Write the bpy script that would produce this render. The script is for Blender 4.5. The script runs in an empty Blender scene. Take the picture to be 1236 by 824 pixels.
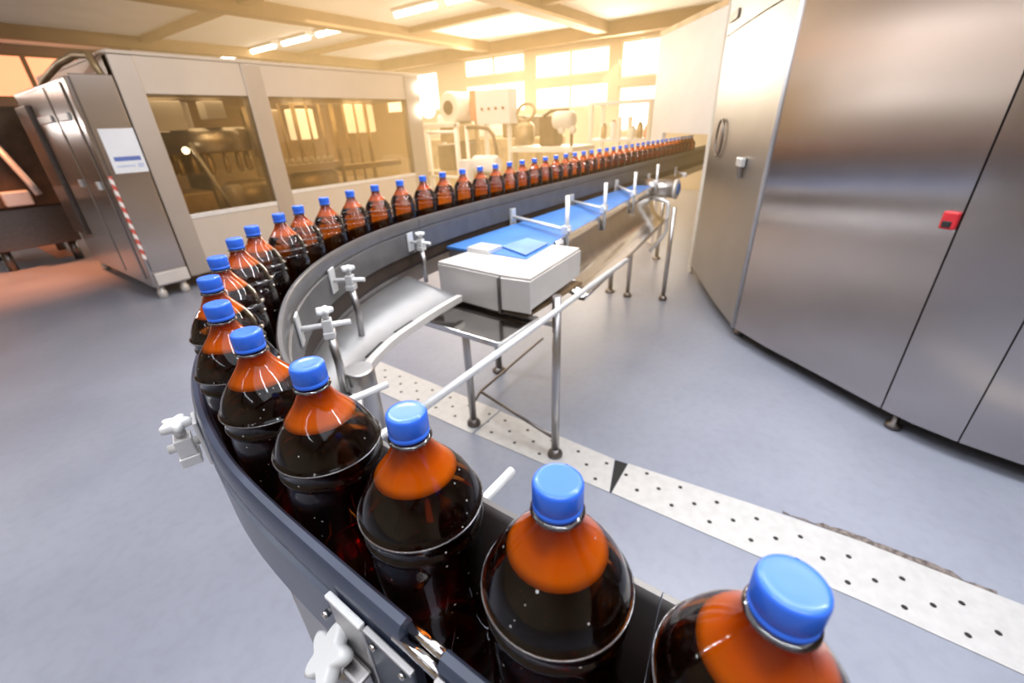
import bpy, bmesh, math, random
from mathutils import Vector, Matrix
random.seed(7)
HAZE = .10
C = bpy.context.scene.collection
SC = bpy.context.scene
PI = math.pi

# ------------------------------------------------------------------ materials
def mat(name):
    m = bpy.data.materials.new(name); m.use_nodes = True
    nt = m.node_tree; b = nt.nodes['Principled BSDF']
    return m, nt, b

def noise_col(nt, scale, c1, c2, lo=0.35, hi=0.65, detail=4, stretch=(1, 1, 1), coord='Object'):
    tc = nt.nodes.new('ShaderNodeTexCoord'); mp = nt.nodes.new('ShaderNodeMapping')
    mp.inputs['Scale'].default_value = stretch
    nz = nt.nodes.new('ShaderNodeTexNoise'); nz.inputs['Scale'].default_value = scale; nz.inputs['Detail'].default_value = detail
    rp = nt.nodes.new('ShaderNodeValToRGB')
    rp.color_ramp.elements[0].position = lo; rp.color_ramp.elements[1].position = hi
    rp.color_ramp.elements[0].color = (*c1, 1); rp.color_ramp.elements[1].color = (*c2, 1)
    nt.links.new(tc.outputs[coord], mp.inputs['Vector']); nt.links.new(mp.outputs[0], nz.inputs['Vector'])
    nt.links.new(nz.outputs['Fac'], rp.inputs['Fac'])
    return rp, nz

def simple(name, col, rough=0.5, metal=0.0, var=0.08, scale=8, stretch=(1, 1, 1), coat=0.0, bump=0.0, spec=0.5):
    m, nt, b = mat(name)
    c1 = tuple(max(0, v * (1 - var)) for v in col); c2 = tuple(min(1, v * (1 + var)) for v in col)
    rp, nz = noise_col(nt, scale, c1, c2, stretch=stretch)
    nt.links.new(rp.outputs['Color'], b.inputs['Base Color'])
    b.inputs['Roughness'].default_value = rough; b.inputs['Metallic'].default_value = metal
    b.inputs['Coat Weight'].default_value = coat; b.inputs['Specular IOR Level'].default_value = spec
    if bump:
        bp = nt.nodes.new('ShaderNodeBump'); bp.inputs['Strength'].default_value = bump; bp.inputs['Distance'].default_value = 0.002
        nt.links.new(nz.outputs['Fac'], bp.inputs['Height']); nt.links.new(bp.outputs[0], b.inputs['Normal'])
    return m

def emit(name, col, strength):
    m, nt, b = mat(name)
    rp, nz = noise_col(nt, 3, tuple(v * .95 for v in col), col)
    b.inputs['Base Color'].default_value = (*col, 1)
    nt.links.new(rp.outputs['Color'], b.inputs['Emission Color'])
    b.inputs['Emission Strength'].default_value = strength
    return m

M = {}
M['steel'] = simple('brushed_steel', (.56, .54, .53), .30, 1, .05, 60, (1, 1, .03))
M['steel_door'] = simple('satin_steel', (.53, .495, .49), .36, 1, .04, 2.5, (1, 1, 1.5))
def brush(m, an=.8):
    nt = m.node_tree; b = nt.nodes['Principled BSDF']; tg = nt.nodes.new('ShaderNodeTangent'); tg.direction_type = 'RADIAL'; tg.axis = 'Z'
    nt.links.new(tg.outputs[0], b.inputs['Tangent']); b.inputs['Anisotropic'].default_value = an
M['steel_door'].node_tree.nodes['Principled BSDF'].inputs['Roughness'].default_value = .26
brush(M['steel_door'], .86)
M['steel_dark'] = simple('dark_steel', (.20, .18, .17), .35, 1, .08, 30)
M['steel_shiny'] = simple('polished_steel', (.72, .70, .68), .12, 1, .05, 14)
M['steel_sheet'] = simple('stainless_sheet', (.60, .585, .58), .42, .85, .05, 10)
M['rod'] = simple('bright_rod', (.82, .81, .80), .35, .35, .04, 20)
M['white_metal'] = simple('white_painted_metal', (.80, .78, .77), .4, 0, .03, 4)
M['cover'] = simple('cover_plate', (.72, .67, .62), .38, .25, .05, 5)
M['knob'] = simple('white_plastic', (.86, .86, .85), .4, 0, .03, 10)
M['rail'] = simple('guide_rail_plastic', (.050, .064, .105), .28, 0, .12, 14, (1, 1, 1), .25, spec=.6)
M['rail_in'] = simple('inner_rail_plastic', (.115, .108, .108), .34, 0, .10, 14, (1, 1, 1), .15)
M['rail_low'] = simple('guide_rail_lower', (.085, .10, .135), .4, 0, .12, 18, spec=.5)
M['gap_dark'] = simple('gap_dark_brown', (.045, .028, .02), .5, 0, .2, 12)
M['machine_panel'] = simple('machine_panel_paint', (.60, .525, .45), .4, .2, .03, 3)
M['machine_post'] = simple('machine_post_steel', (.50, .445, .40), .42, .7, .03, 3)
M['skirt'] = simple('skirt_sheet', (.40, .39, .39), .5, .55, .06, 8)
M['black'] = simple('black_rubber', (.018, .017, .018), .5, 0, .2, 20)
M['chain'] = simple('conveyor_chain', (.035, .028, .03), .45, 0, .3, 60)
M['blue_belt'] = simple('blue_belt', (.07, .22, .58), .45, 0, .08, 6)
M['blue_flap'] = simple('blue_sheet', (.18, .33, .74), .4, 0, .15, 9)
M['red'] = simple('red_plastic', (.62, .03, .04), .35, 0, .1, 15)
M['dark_in'] = simple('dark_interior', (.09, .055, .03), .6, 0, .4, 5)
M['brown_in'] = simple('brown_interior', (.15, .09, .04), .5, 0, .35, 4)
M['ceiling'] = simple('ceiling_panel', (.80, .77, .73), .8, 0, .05, 1.2)
M['beam'] = simple('roof_beam', (.30, .19, .095), .7, 0, .1, 2)
M['wall'] = simple('wall_plaster', (.68, .57, .42), .8, 0, .06, 1.5)
M['gold'] = simple('warm_machine_metal', (.46, .34, .19), .42, .5, .2, 6)
M['cream'] = simple('cream_paint', (.85, .80, .70), .5, 0, .05, 4)
M['paper'] = simple('notice_paper', (.82, .84, .88), .5, 0, .03, 6)
M['ink'] = simple('notice_blue', (.12, .18, .48), .5, 0, .05, 12)
M['ink_pale'] = simple('notice_pale_blue', (.55, .62, .78), .5, 0, .1, 40)
M['orange_paint'] = simple('orange_floor_paint', (.72, .26, .15), .4, 0, .12, 6)
M['salmon'] = simple('salmon_plastic', (.75, .30, .16), .45, 0, .1, 5)
M['drain'] = simple('drain_plate', (.62, .605, .59), .42, .15, .05, 25, bump=.1)
M['hole'] = simple('drain_hole', (.02, .018, .018), .8, 0, .1, 10)
M['crack'] = simple('crumbled_concrete', (.20, .165, .15), .9, 0, .5, 60, bump=.6)
M['glass_win'] = None

def floor_mat():
    m, nt, b = mat('epoxy_floor')
    rp, nz = noise_col(nt, 1.6, (.285, .30, .365), (.345, .362, .43), .3, .7, 6)
    rp2, nz2 = noise_col(nt, 22, (.90, .90, .90), (1, 1, 1), .3, .55, 3)
    mx = nt.nodes.new('ShaderNodeMixRGB'); mx.blend_type = 'MULTIPLY'; mx.inputs[0].default_value = .6
    nt.links.new(rp.outputs['Color'], mx.inputs[1]); nt.links.new(rp2.outputs['Color'], mx.inputs[2])
    nt.links.new(mx.outputs[0], b.inputs['Base Color'])
    r = nt.nodes.new('ShaderNodeMapRange'); r.inputs['To Min'].default_value = .26; r.inputs['To Max'].default_value = .42
    nt.links.new(nz.outputs['Fac'], r.inputs['Value']); nt.links.new(r.outputs[0], b.inputs['Roughness'])
    bp = nt.nodes.new('ShaderNodeBump'); bp.inputs['Strength'].default_value = .12; bp.inputs['Distance'].default_value = .003
    nt.links.new(nz2.outputs['Fac'], bp.inputs['Height']); nt.links.new(bp.outputs[0], b.inputs['Normal'])
    return m
M['floor'] = floor_mat()

def clear_mat(name, tint, rough=.03, ior=1.45, droplets=False, gloss=1.0):
    """thin clear wall: tinted see-through with a Fresnel highlight; droplets are pale dots with the glint put into their colour"""
    m = bpy.data.materials.new(name); m.use_nodes = True
    nt = m.node_tree; nt.nodes.clear()
    out = nt.nodes.new('ShaderNodeOutputMaterial'); mix = nt.nodes.new('ShaderNodeMixShader')
    tr = nt.nodes.new('ShaderNodeBsdfTransparent'); gl = nt.nodes.new('ShaderNodeBsdfGlossy')
    fr = nt.nodes.new('ShaderNodeFresnel'); fr.inputs['IOR'].default_value = ior
    tr.inputs['Color'].default_value = (*tint, 1); gl.inputs['Roughness'].default_value = rough
    gl.inputs['Color'].default_value = (gloss, gloss, gloss, 1)
    nt.links.new(fr.outputs[0], mix.inputs[0]); nt.links.new(tr.outputs[0], mix.inputs[1]); nt.links.new(gl.outputs[0], mix.inputs[2])
    last = mix
    if droplets:
        tc = nt.nodes.new('ShaderNodeTexCoord')
        nz = nt.nodes.new('ShaderNodeTexNoise'); nz.inputs['Scale'].default_value = 14
        vo = nt.nodes.new('ShaderNodeTexVoronoi'); vo.inputs['Scale'].default_value = 165; vo.inputs['Randomness'].default_value = 1
        nt.links.new(tc.outputs['Object'], vo.inputs['Vector']); nt.links.new(tc.outputs['Object'], nz.inputs['Vector'])
        sep = nt.nodes.new('ShaderNodeSeparateColor'); nt.links.new(vo.outputs['Color'], sep.inputs[0])
        # one cell in a dozen carries a bead, its size from the cell colour
        c1 = nt.nodes.new('ShaderNodeMath'); c1.operation = 'GREATER_THAN'; c1.inputs[1].default_value = .86
        nt.links.new(sep.outputs[0], c1.inputs[0])
        sz = nt.nodes.new('ShaderNodeMath'); sz.operation = 'MULTIPLY_ADD'; sz.inputs[1].default_value = .14; sz.inputs[2].default_value = .05
        nt.links.new(sep.outputs[1], sz.inputs[0])
        c2 = nt.nodes.new('ShaderNodeMath'); c2.operation = 'LESS_THAN'
        nt.links.new(vo.outputs['Distance'], c2.inputs[0]); nt.links.new(sz.outputs[0], c2.inputs[1])
        mu = nt.nodes.new('ShaderNodeMath'); mu.operation = 'MULTIPLY'
        nt.links.new(c1.outputs[0], mu.inputs[0]); nt.links.new(c2.outputs[0], mu.inputs[1])
        dm = nt.nodes.new('ShaderNodeMath'); dm.operation = 'MULTIPLY'; dm.inputs[1].default_value = .65
        nt.links.new(mu.outputs[0], dm.inputs[0])
        df = nt.nodes.new('ShaderNodeBsdfDiffuse'); df.inputs['Color'].default_value = (.75, .72, .70, 1)  # droplet glint painted as a pale diffuse dot
        mix2 = nt.nodes.new('ShaderNodeMixShader')
        nt.links.new(dm.outputs[0], mix2.inputs[0]); nt.links.new(mix.outputs[0], mix2.inputs[1]); nt.links.new(df.outputs[0], mix2.inputs[2])
        last = mix2
    nt.links.new(last.outputs[0], out.inputs['Surface'])
    return m
M['shell'] = clear_mat('bottle_plastic', (1.0, .97, .94), .06, 1.5, True)
M['ring'] = clear_mat('clear_ring', (.85, .85, .88), .08, 1.9)
M['ridge'] = clear_mat('clear_ridge', (.8, .75, .72), .22, 2.3)
M['glass'] = clear_mat('machine_glass', (.86, .76, .60), .02, 1.45, gloss=.8)
M['pane'] = emit('daylight_pane', (1, .95, .84), 2.6)

def beer_mat():
    """dark amber beer: mostly see-through with a strong brown tint"""
    m = bpy.data.materials.new('dark_beer'); m.use_nodes = True
    nt = m.node_tree; b = nt.nodes['Principled BSDF']; out = nt.nodes['Material Output']
    rp, nz = noise_col(nt, 20, (.020, .006, .003), (.03, .008, .004))
    nt.links.new(rp.outputs['Color'], b.inputs['Base Color']); b.inputs['Roughness'].default_value = .4; b.inputs['Specular IOR Level'].default_value = .0
    tl = nt.nodes.new('ShaderNodeBsdfTransparent'); tl.inputs['Color'].default_value = (.80, .43, .13, 1)
    mx = nt.nodes.new('ShaderNodeMixShader'); mx.inputs[0].default_value = .85
    nt.links.new(b.outputs[0], mx.inputs[1]); nt.links.new(tl.outputs[0], mx.inputs[2]); nt.links.new(mx.outputs[0], out.inputs['Surface'])
    return m
M['beer'] = beer_mat()
def foam_mat():
    """amber plastic over the filled beer: bright orange low on the shoulder, darker where the wall thickens towards the neck"""
    m = bpy.data.materials.new('amber_headspace'); m.use_nodes = True
    nt = m.node_tree; b = nt.nodes['Principled BSDF']; out = nt.nodes['Material Output']
    tc = nt.nodes.new('ShaderNodeTexCoord'); sx = nt.nodes.new('ShaderNodeSeparateXYZ'); nt.links.new(tc.outputs['Object'], sx.inputs[0])
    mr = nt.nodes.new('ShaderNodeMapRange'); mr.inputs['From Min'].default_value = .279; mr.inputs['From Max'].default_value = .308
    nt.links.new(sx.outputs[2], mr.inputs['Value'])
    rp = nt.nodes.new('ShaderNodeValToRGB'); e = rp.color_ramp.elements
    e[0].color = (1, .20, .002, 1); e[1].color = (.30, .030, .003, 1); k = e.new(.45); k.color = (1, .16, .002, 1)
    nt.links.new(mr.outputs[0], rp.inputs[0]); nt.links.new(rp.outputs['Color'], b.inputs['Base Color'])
    b.inputs['Roughness'].default_value = .6; b.inputs['Specular IOR Level'].default_value = 0
    tl = nt.nodes.new('ShaderNodeBsdfTransparent'); tl.inputs['Color'].default_value = (1, .42, .08, 1)
    mx = nt.nodes.new('ShaderNodeMixShader'); mx.inputs[0].default_value = .18
    nt.links.new(b.outputs[0], mx.inputs[1]); nt.links.new(tl.outputs[0], mx.inputs[2]); nt.links.new(mx.outputs[0], out.inputs['Surface'])
    return m
M['foam'] = foam_mat()
M['cap'] = simple('blue_cap', (.035, .17, .86), .32, 0, .04, 30, coat=.3)
M['tube_light'] = emit('fluorescent_tube', (1, .93, .78), 9)
M['orange_glow'] = emit('orange_sunlit_curtain', (1, .36, .18), 1.5)
M['window_glow'] = emit('window_glow_panel', (1, .92, .75), 1.1)
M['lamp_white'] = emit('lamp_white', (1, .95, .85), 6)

def tape_mat():
    m, nt, b = mat('hazard_tape')
    tc = nt.nodes.new('ShaderNodeTexCoord'); wv = nt.nodes.new('ShaderNodeTexWave')
    wv.wave_type = 'BANDS'; wv.bands_direction = 'DIAGONAL'; wv.inputs['Scale'].default_value = 6.5
    rp = nt.nodes.new('ShaderNodeValToRGB'); rp.color_ramp.interpolation = 'CONSTANT'
    rp.color_ramp.elements[0].color = (.62, .10, .07, 1); rp.color_ramp.elements[1].color = (.88, .82, .78, 1); rp.color_ramp.elements[1].position = .5
    nt.links.new(tc.outputs['Object'], wv.inputs['Vector']); nt.links.new(wv.outputs['Fac'], rp.inputs['Fac']); nt.links.new(rp.outputs[0], b.inputs['Base Color'])
    return m
M['tape'] = tape_mat()

# ------------------------------------------------------------------ mesh helpers
def origin(o):
    v = Vector((0, 0, 0))
    while o is not None:
        v += o.location; o = o.parent
    return v

class MB:
    def __init__(s): s.v = []; s.f = []; s.sm = []
    def add(s, vs, fs, smooth=False):
        n = len(s.v); s.v += [Vector(v) for v in vs]; s.f += [tuple(i + n for i in f) for f in fs]; s.sm += [smooth] * len(fs); return s
    def box(s, a, b, rot=0, about=None):
        (x0, y0, z0), (x1, y1, z1) = a, b
        vs = [(x, y, z) for z in (z0, z1) for (x, y) in ((x0, y0), (x1, y0), (x1, y1), (x0, y1))]
        if rot:
            cx, cy = about or ((x0 + x1) / 2, (y0 + y1) / 2); c, sn = math.cos(rot), math.sin(rot)
            vs = [(cx + (x - cx) * c - (y - cy) * sn, cy + (x - cx) * sn + (y - cy) * c, z) for x, y, z in vs]
        return s.add(vs, [(3, 2, 1, 0), (4, 5, 6, 7), (0, 1, 5, 4), (1, 2, 6, 5), (2, 3, 7, 6), (3, 0, 4, 7)])
    def obox(s, c, ax, ay, az, h):
        """box at centre c with axes and half sizes"""
        c = Vector(c); ax = Vector(ax).normalized() * h[0]; ay = Vector(ay).normalized() * h[1]; az = Vector(az).normalized() * h[2]
        vs = [c + ax * i + ay * j + az * k for k in (-1, 1) for (i, j) in ((-1, -1), (1, -1), (1, 1), (-1, 1))]
        return s.add(vs, [(3, 2, 1, 0), (4, 5, 6, 7), (0, 1, 5, 4), (1, 2, 6, 5), (2, 3, 7, 6), (3, 0, 4, 7)])
    def prism(s, poly, z0, z1, poly_top=None):
        n = len(poly); pt = poly_top or poly
        vs = [(x, y, z0) for x, y in poly] + [(x, y, z1) for x, y in pt]
        return s.add(vs, [tuple(range(n - 1, -1, -1)), tuple(range(n, 2 * n))] + [(i, (i + 1) % n, n + (i + 1) % n, n + i) for i in range(n)])
    def tube(s, pts, r, n=12, cap=True):
        pts = [Vector(p) for p in pts]; rs = r if isinstance(r, (list, tuple)) else [r] * len(pts); vs = []; fs = []
        up = None
        for i, p in enumerate(pts):
            t = (pts[min(i + 1, len(pts) - 1)] - pts[max(i - 1, 0)]).normalized()
            if up is None: up = Vector((0, 0, 1)) if abs(t.z) < .9 else Vector((1, 0, 0))
            a = (up - t * up.dot(t)).normalized(); b = t.cross(a); up = a
            vs += [p + (a * math.cos(2 * PI * k / n) + b * math.sin(2 * PI * k / n)) * rs[i] for k in range(n)]
        for i in range(len(pts) - 1):
            for k in range(n):
                fs.append((i * n + k, i * n + (k + 1) % n, (i + 1) * n + (k + 1) % n, (i + 1) * n + k))
        s.add(vs, fs, True)
        if cap:
            m = len(s.v) - len(vs)
            s.f += [tuple(m + k for k in range(n - 1, -1, -1)), tuple(m + (len(pts) - 1) * n + k for k in range(n))]; s.sm += [False, False]
        return s
    def lathe(s, prof, c=(0, 0, 0), n=32, axis=None, close=True):
        c = Vector(c); az = Vector(axis or (0, 0, 1)).normalized()
        ax = az.orthogonal().normalized(); ay = az.cross(ax); vs = []; fs = []
        for r, z in prof:
            vs += [c + az * z + (ax * math.cos(2 * PI * k / n) + ay * math.sin(2 * PI * k / n)) * r for k in range(n)]
        for i in range(len(prof) - 1):
            for k in range(n):
                fs.append((i * n + k, i * n + (k + 1) % n, (i + 1) * n + (k + 1) % n, (i + 1) * n + k))
        s.add(vs, fs, True)
        if close:
            m = len(s.v) - len(vs)
            s.f += [tuple(m + k for k in range(n - 1, -1, -1)), tuple(m + (len(prof) - 1) * n + k for k in range(n))]; s.sm += [False, False]
        return s
    def sphere(s, c, r, n=16):
        prof = [(r * math.sin(PI * i / 8) + 1e-5, -r * math.cos(PI * i / 8)) for i in range(9)]
        return s.lathe(prof, c, n)
    def sweep(s, prof, pts, normals, smooth=False):
        """closed (u, z) profile carried along pts; u is measured along the path's right-hand normal"""
        n = len(prof); vs = []; fs = []
        for p, nn in zip(pts, normals):
            vs += [(p[0] + nn[0] * u, p[1] + nn[1] * u, z(p) if callable(z) else z + (p[2] if len(p) > 2 else 0)) for u, z in prof]
        for i in range(len(pts) - 1):
            for k in range(n):
                fs.append((i * n + k, (i + 1) * n + k, (i + 1) * n + (k + 1) % n, i * n + (k + 1) % n))
        s.add(vs, fs, smooth)
        m = len(s.v) - len(vs)
        s.f += [tuple(m + k for k in range(n)), tuple(m + (len(pts) - 1) * n + k for k in range(n - 1, -1, -1))]; s.sm += [False, False]
        return s
    def build(s, name, material, parent=None, bevel=0, seg=2):
        o_ = origin(parent) if parent is not None else Vector((0, 0, 0))
        me = bpy.data.meshes.new(name); me.from_pydata([v - o_ for v in s.v], [], s.f)
        me.polygons.foreach_set('use_smooth', s.sm); me.update()
        bm = bmesh.new(); bm.from_mesh(me); bmesh.ops.recalc_face_normals(bm, faces=bm.faces); bm.to_mesh(me); bm.free()
        me.materials.append(material)
        o = bpy.data.objects.new(name, me); C.objects.link(o)
        if parent is not None: o.parent = parent
        if bevel:
            md = o.modifiers.new('bevel', 'BEVEL'); md.width = bevel; md.segments = seg; md.limit_method = 'ANGLE'; md.angle_limit = .6
        return o

def thing(name, label, cat, loc=(0, 0, 0), group=None):
    o = bpy.data.objects.new(name, None); C.objects.link(o); o.location = loc; o.empty_display_size = .1
    o['label'] = label; o['category'] = cat
    if group: o['group'] = group
    return o
def tag(o, label, cat, group=None):
    o['label'] = label; o['category'] = cat
    if group: o['group'] = group
    return o
def struct(o): o['kind'] = 'structure'; return o

# ------------------------------------------------------------------ the camera
Xc = Vector((.585044, -.384952, .713836)); 
def cam_axes():
    f, vx, vy, v1 = 518.32, 660.26, 1437.07, 1043.24      # focal length and vanishing points read from the photo, frame 1236 x 824
    d = Vector((vx - 618, vy - 412, f)).normalized()
    y = -((v1 - 618) * d[0] + f * d[2]) / d[1]
    x = Vector((v1 - 618, y, f)).normalized(); up = -d
    yy = x.cross(up)
    if yy[0] > 0: yy = -yy
    return x, yy, up
ax_, ay_, az_ = cam_axes()
H = 1.45
cam_d = bpy.data.cameras.new('camera'); cam = bpy.data.objects.new('camera', cam_d); C.objects.link(cam)
right = Vector((ax_[0], ay_[0], az_[0])); upv = -Vector((ax_[1], ay_[1], az_[1])); back = -Vector((ax_[2], ay_[2], az_[2]))
mw = Matrix.Identity(4)
for i in range(3):
    mw[i][0] = right[i]; mw[i][1] = upv[i]; mw[i][2] = back[i]
mw[2][3] = H
cam.matrix_world = mw
cam_d.sensor_width = 36; cam_d.lens = 518.32 / 1236 * 36; cam_d.clip_start = .01; cam_d.clip_end = 200
cam_d.dof.use_dof = True; cam_d.dof.focus_distance = .46; cam_d.dof.aperture_fstop = 5.6
SC.camera = cam

# ------------------------------------------------------------------ the room
XW, YL, YR, XB, ZC = 10.5, 14.5, -4.5, -4.5, 3.3
struct(MB().box((XB, YR, -.1), (XW + .2, YL + .2, 0)).build('floor', M['floor']))
struct(MB().box((XB, YR, ZC), (XW + .2, YL + .2, ZC + .1)).build('ceiling', M['ceiling']))
wins = [(9.15, 7.15, 2.62, 3.05), (6.85, 4.85, 2.42, 2.95), (4.6, 2.6, 2.27, 2.98),
        (9.15, 7.15, 1.75, 2.45), (6.85, 4.85, 1.75, 2.25), (4.6, 2.6, 1.2, 2.12), (12.6, 10.2, 1.9, 2.9)]
def wall_with_holes(name, fixed, lo, hi, holes, axis, m):
    ys = sorted({lo, hi} | {h[0] for h in holes} | {h[1] for h in holes}); zs = sorted({0, ZC} | {h[2] for h in holes} | {h[3] for h in holes})
    b = MB()
    for i in range(len(ys) - 1):
        run = None
        for j in range(len(zs) - 1):
            cy, cz = (ys[i] + ys[i + 1]) / 2, (zs[j] + zs[j + 1]) / 2
            if any(min(h[0], h[1]) < cy < max(h[0], h[1]) and h[2] < cz < h[3] for h in holes): continue
            if axis == 'x': b.box((fixed, ys[i], zs[j]), (fixed + .2, ys[i + 1], zs[j + 1]))
            else: b.box((ys[i], fixed, zs[j]), (ys[i + 1], fixed + .2, zs[j + 1]))
    return struct(b.build(name, m))
wall_with_holes('wall_far', XW, YR, YL, wins, 'x', M['wall'])
for k, (ya, yb, z0, z1) in enumerate(wins):
    fr = MB(); y0, y1 = min(ya, yb), max(ya, yb); w = .05; mid = (y0 + y1) / 2
    fr.box((XW + .03, y0, z0), (XW + .09, y0 + w, z1)).box((XW + .03, y1 - w, z0), (XW + .09, y1, z1))
    fr.box((XW + .03, y0 + w, z0), (XW + .09, y1 - w, z0 + w)).box((XW + .03, y0 + w, z1 - w), (XW + .09, y1 - w, z1)).box((XW + .03, mid - .04, z0 + w), (XW + .09, mid + .04, z1 - w))
    o = struct(fr.build('window_%d' % (k + 1), M['cream']))
    MB().box((XW + .055, y0 + w, z0 + w), (XW + .065, y1 - w, z1 - w)).build('pane', M['pane'], o)
ow = [(-1.5, 1.2, 2.3, 3.15), (1.5, 3.9, 2.3, 3.15)]
wall_with_holes('wall_left', YL, XB, XW, ow, 'y', simple('left_wall', (.30, .19, .14), .8, 0, .1, 1))
for k, (x0, x1, z0, z1) in enumerate(ow):
    fr = MB(); w = .06; mid = (x0 + x1) / 2
    fr.box((x0, YL + .03, z0), (x0 + w, YL + .1, z1)).box((x1 - w, YL + .03, z0), (x1, YL + .1, z1)).box((x0 + w, YL + .03, z0), (x1 - w, YL + .1, z0 + w)).box((x0 + w, YL + .03, z1 - w), (x1 - w, YL + .1, z1)).box((mid - .04, YL + .03, z0 + w), (mid + .04, YL + .1, z1 - w))
    o = struct(fr.build('window_%d' % (k + 8), M['beam']))
    MB().box((x0 + w, YL + .06, z0 + w), (x1 - w, YL + .07, z1 - w)).build('blind', M['orange_glow'], o)
struct(MB().box((XB, YR - .2, 0), (XW + .2, YR, ZC)).build('wall_right', M['wall']))
struct(MB().box((XB - .2, YR, 0), (XB, YL + .2, ZC)).build('wall_back', M['wall']))
for k, y in enumerate((12.3, 8.1, 4.9, 1.0, -2.4)):
    struct(MB().box((XB, y - .14, ZC - .2), (XW, y + .14, ZC)).build('trim_%d' % (k + 1), M['beam']))
struct(MB().box((XW - .32, YR, ZC - .26), (XW - .06, YL, ZC - .01)).build('trim_6', M['beam']))
for k, x in enumerate((4.2, 7.6)):
    struct(MB().box((x - .08, YR, ZC - .1), (x + .08, YL, ZC)).build('trim_%d' % (k + 7), M['beam']))
# fluorescent fittings on the ceiling, each one tube in a tray
ORD = ['first', 'second', 'third', 'fourth', 'fifth', 'sixth', 'seventh', 'eighth', 'ninth', 'tenth', 'eleventh', 'twelfth', 'thirteenth', 'fourteenth', 'fifteenth', 'sixteenth', 'seventeenth', 'eighteenth', 'nineteenth']
TENS = {20: 'twent', 30: 'thirt', 40: 'fort'}
def ordinal(n):
    if n < 20: return ORD[n - 1]
    t = n // 10 * 10; u = n - t
    return TENS[t] + 'ieth' if u == 0 else TENS[t] + 'y-' + ORD[u - 1]
proto_light = None
def ceiling_light(x, y0, y1, label, group):
    t = thing('ceiling_light', label, 'lamp', (x, (y0 + y1) / 2, ZC - .06), group)
    MB().box((x - .08, y0, ZC - .05), (x + .08, y1, ZC - .005)).build('tray', M['white_metal'], t)
    MB().tube([(x, y0 + .03, ZC - .075), (x, y1 - .03, ZC - .075)], .045, 10).build('tube', M['tube_light'], t)
for i, (a, b) in enumerate(((12.55, 13.75), (11.1, 12.28), (9.72, 10.78), (8.5, 9.45), (6.02, 7.04), (4.98, 5.8))):
    ceiling_light(6.35, a, b, ['fluorescent ceiling lamp at the far end of the row, over the long machine', 'fluorescent ceiling lamp, second from the far end of the row', 'fluorescent ceiling lamp, third from the far end of the row', 'fluorescent ceiling lamp, fourth from the far end of the row', 'fluorescent ceiling lamp at top centre beside the roof beam', 'fluorescent ceiling lamp cut by the top edge of the photo'][i], 'fluorescent ceiling lamps')

# ------------------------------------------------------------------ the conveyor path (plan view, metres)
ctrl = [(.172, -.62), (.1705, -.025), (.166, .095), (.164, .224), (.164, .36), (.168, .486), (.190, .609), (.231, .742), (.295, .864), (.372, .985), (.464, 1.096), (.572, 1.196), (.680, 1.273), (.813, 1.351), (.955, 1.413), (1.096, 1.455), (1.248, 1.488), (1.405, 1.513), (1.55, 1.53), (1.7, 1.538), (1.88, 1.542), (2.1, 1.543), (3.6, 1.543), (5.2, 1.543), (6.65, 1.543)]
def spline(P, n=10):
    P = [Vector(p) for p in P]; P = [2 * P[0] - P[1]] + P + [2 * P[-1] - P[-2]]; o = []
    for i in range(1, len(P) - 2):
        a, b, d, e = P[i - 1:i + 3]; l0, l1, l2 = (b - a).length, (d - b).length, (e - d).length
        m1 = l1 * ((b - a) / l0 * l1 + (d - b) / l1 * l0) / (l0 + l1); m2 = l1 * ((d - b) / l1 * l2 + (e - d) / l2 * l1) / (l1 + l2)
        for k in range(n):
            t = k / n; o.append((2 * t**3 - 3 * t * t + 1) * b + (t**3 - 2 * t * t + t) * m1 + (-2 * t**3 + 3 * t * t) * d + (t**3 - t * t) * m2)
    o.append(P[-2]); return o
path = spline(ctrl)
# smooth the curve a little
for _ in range(30):
    path = [path[0]] + [path[i] * .5 + (path[i - 1] + path[i + 1]) * .25 for i in range(1, len(path) - 1)] + [path[-1]]
nrm = []
for i in range(len(path)):
    t = (path[min(i + 1, len(path) - 1)] - path[max(i - 1, 0)]).normalized(); nrm.append(Vector((t.y, -t.x)))
cum = [0]
for i in range(1, len(path)): cum.append(cum[-1] + (path[i] - path[i - 1]).length)
def at_s(s):
    s = max(0, min(s, cum[-1]))
    for i in range(1, len(path)):
        if cum[i] >= s:
            k = (s - cum[i - 1]) / (cum[i] - cum[i - 1]); p = path[i - 1].lerp(path[i], k); n = nrm[i - 1].lerp(nrm[i], k).normalized(); return p, n
    return path[-1], nrm[-1]
def s_of(x, y):
    q = Vector((x, y)); return min(((p - q).length, c) for p, c in ((at_s(k * .005)[0], k * .005) for k in range(int(cum[-1] / .005))))[1]
def stretch(s0, s1, step=.03):
    n = max(2, int((s1 - s0) / step)); pp, nn = [], []
    for k in range(n + 1):
        p, m = at_s(s0 + (s1 - s0) * k / n); pp.append(p); nn.append(m)
    return pp, nn
BELT = .925
def rail_top(p):
    return 1.12 - .012 * max(0, min(1, (p[0] - .6) / 1.0))

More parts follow.
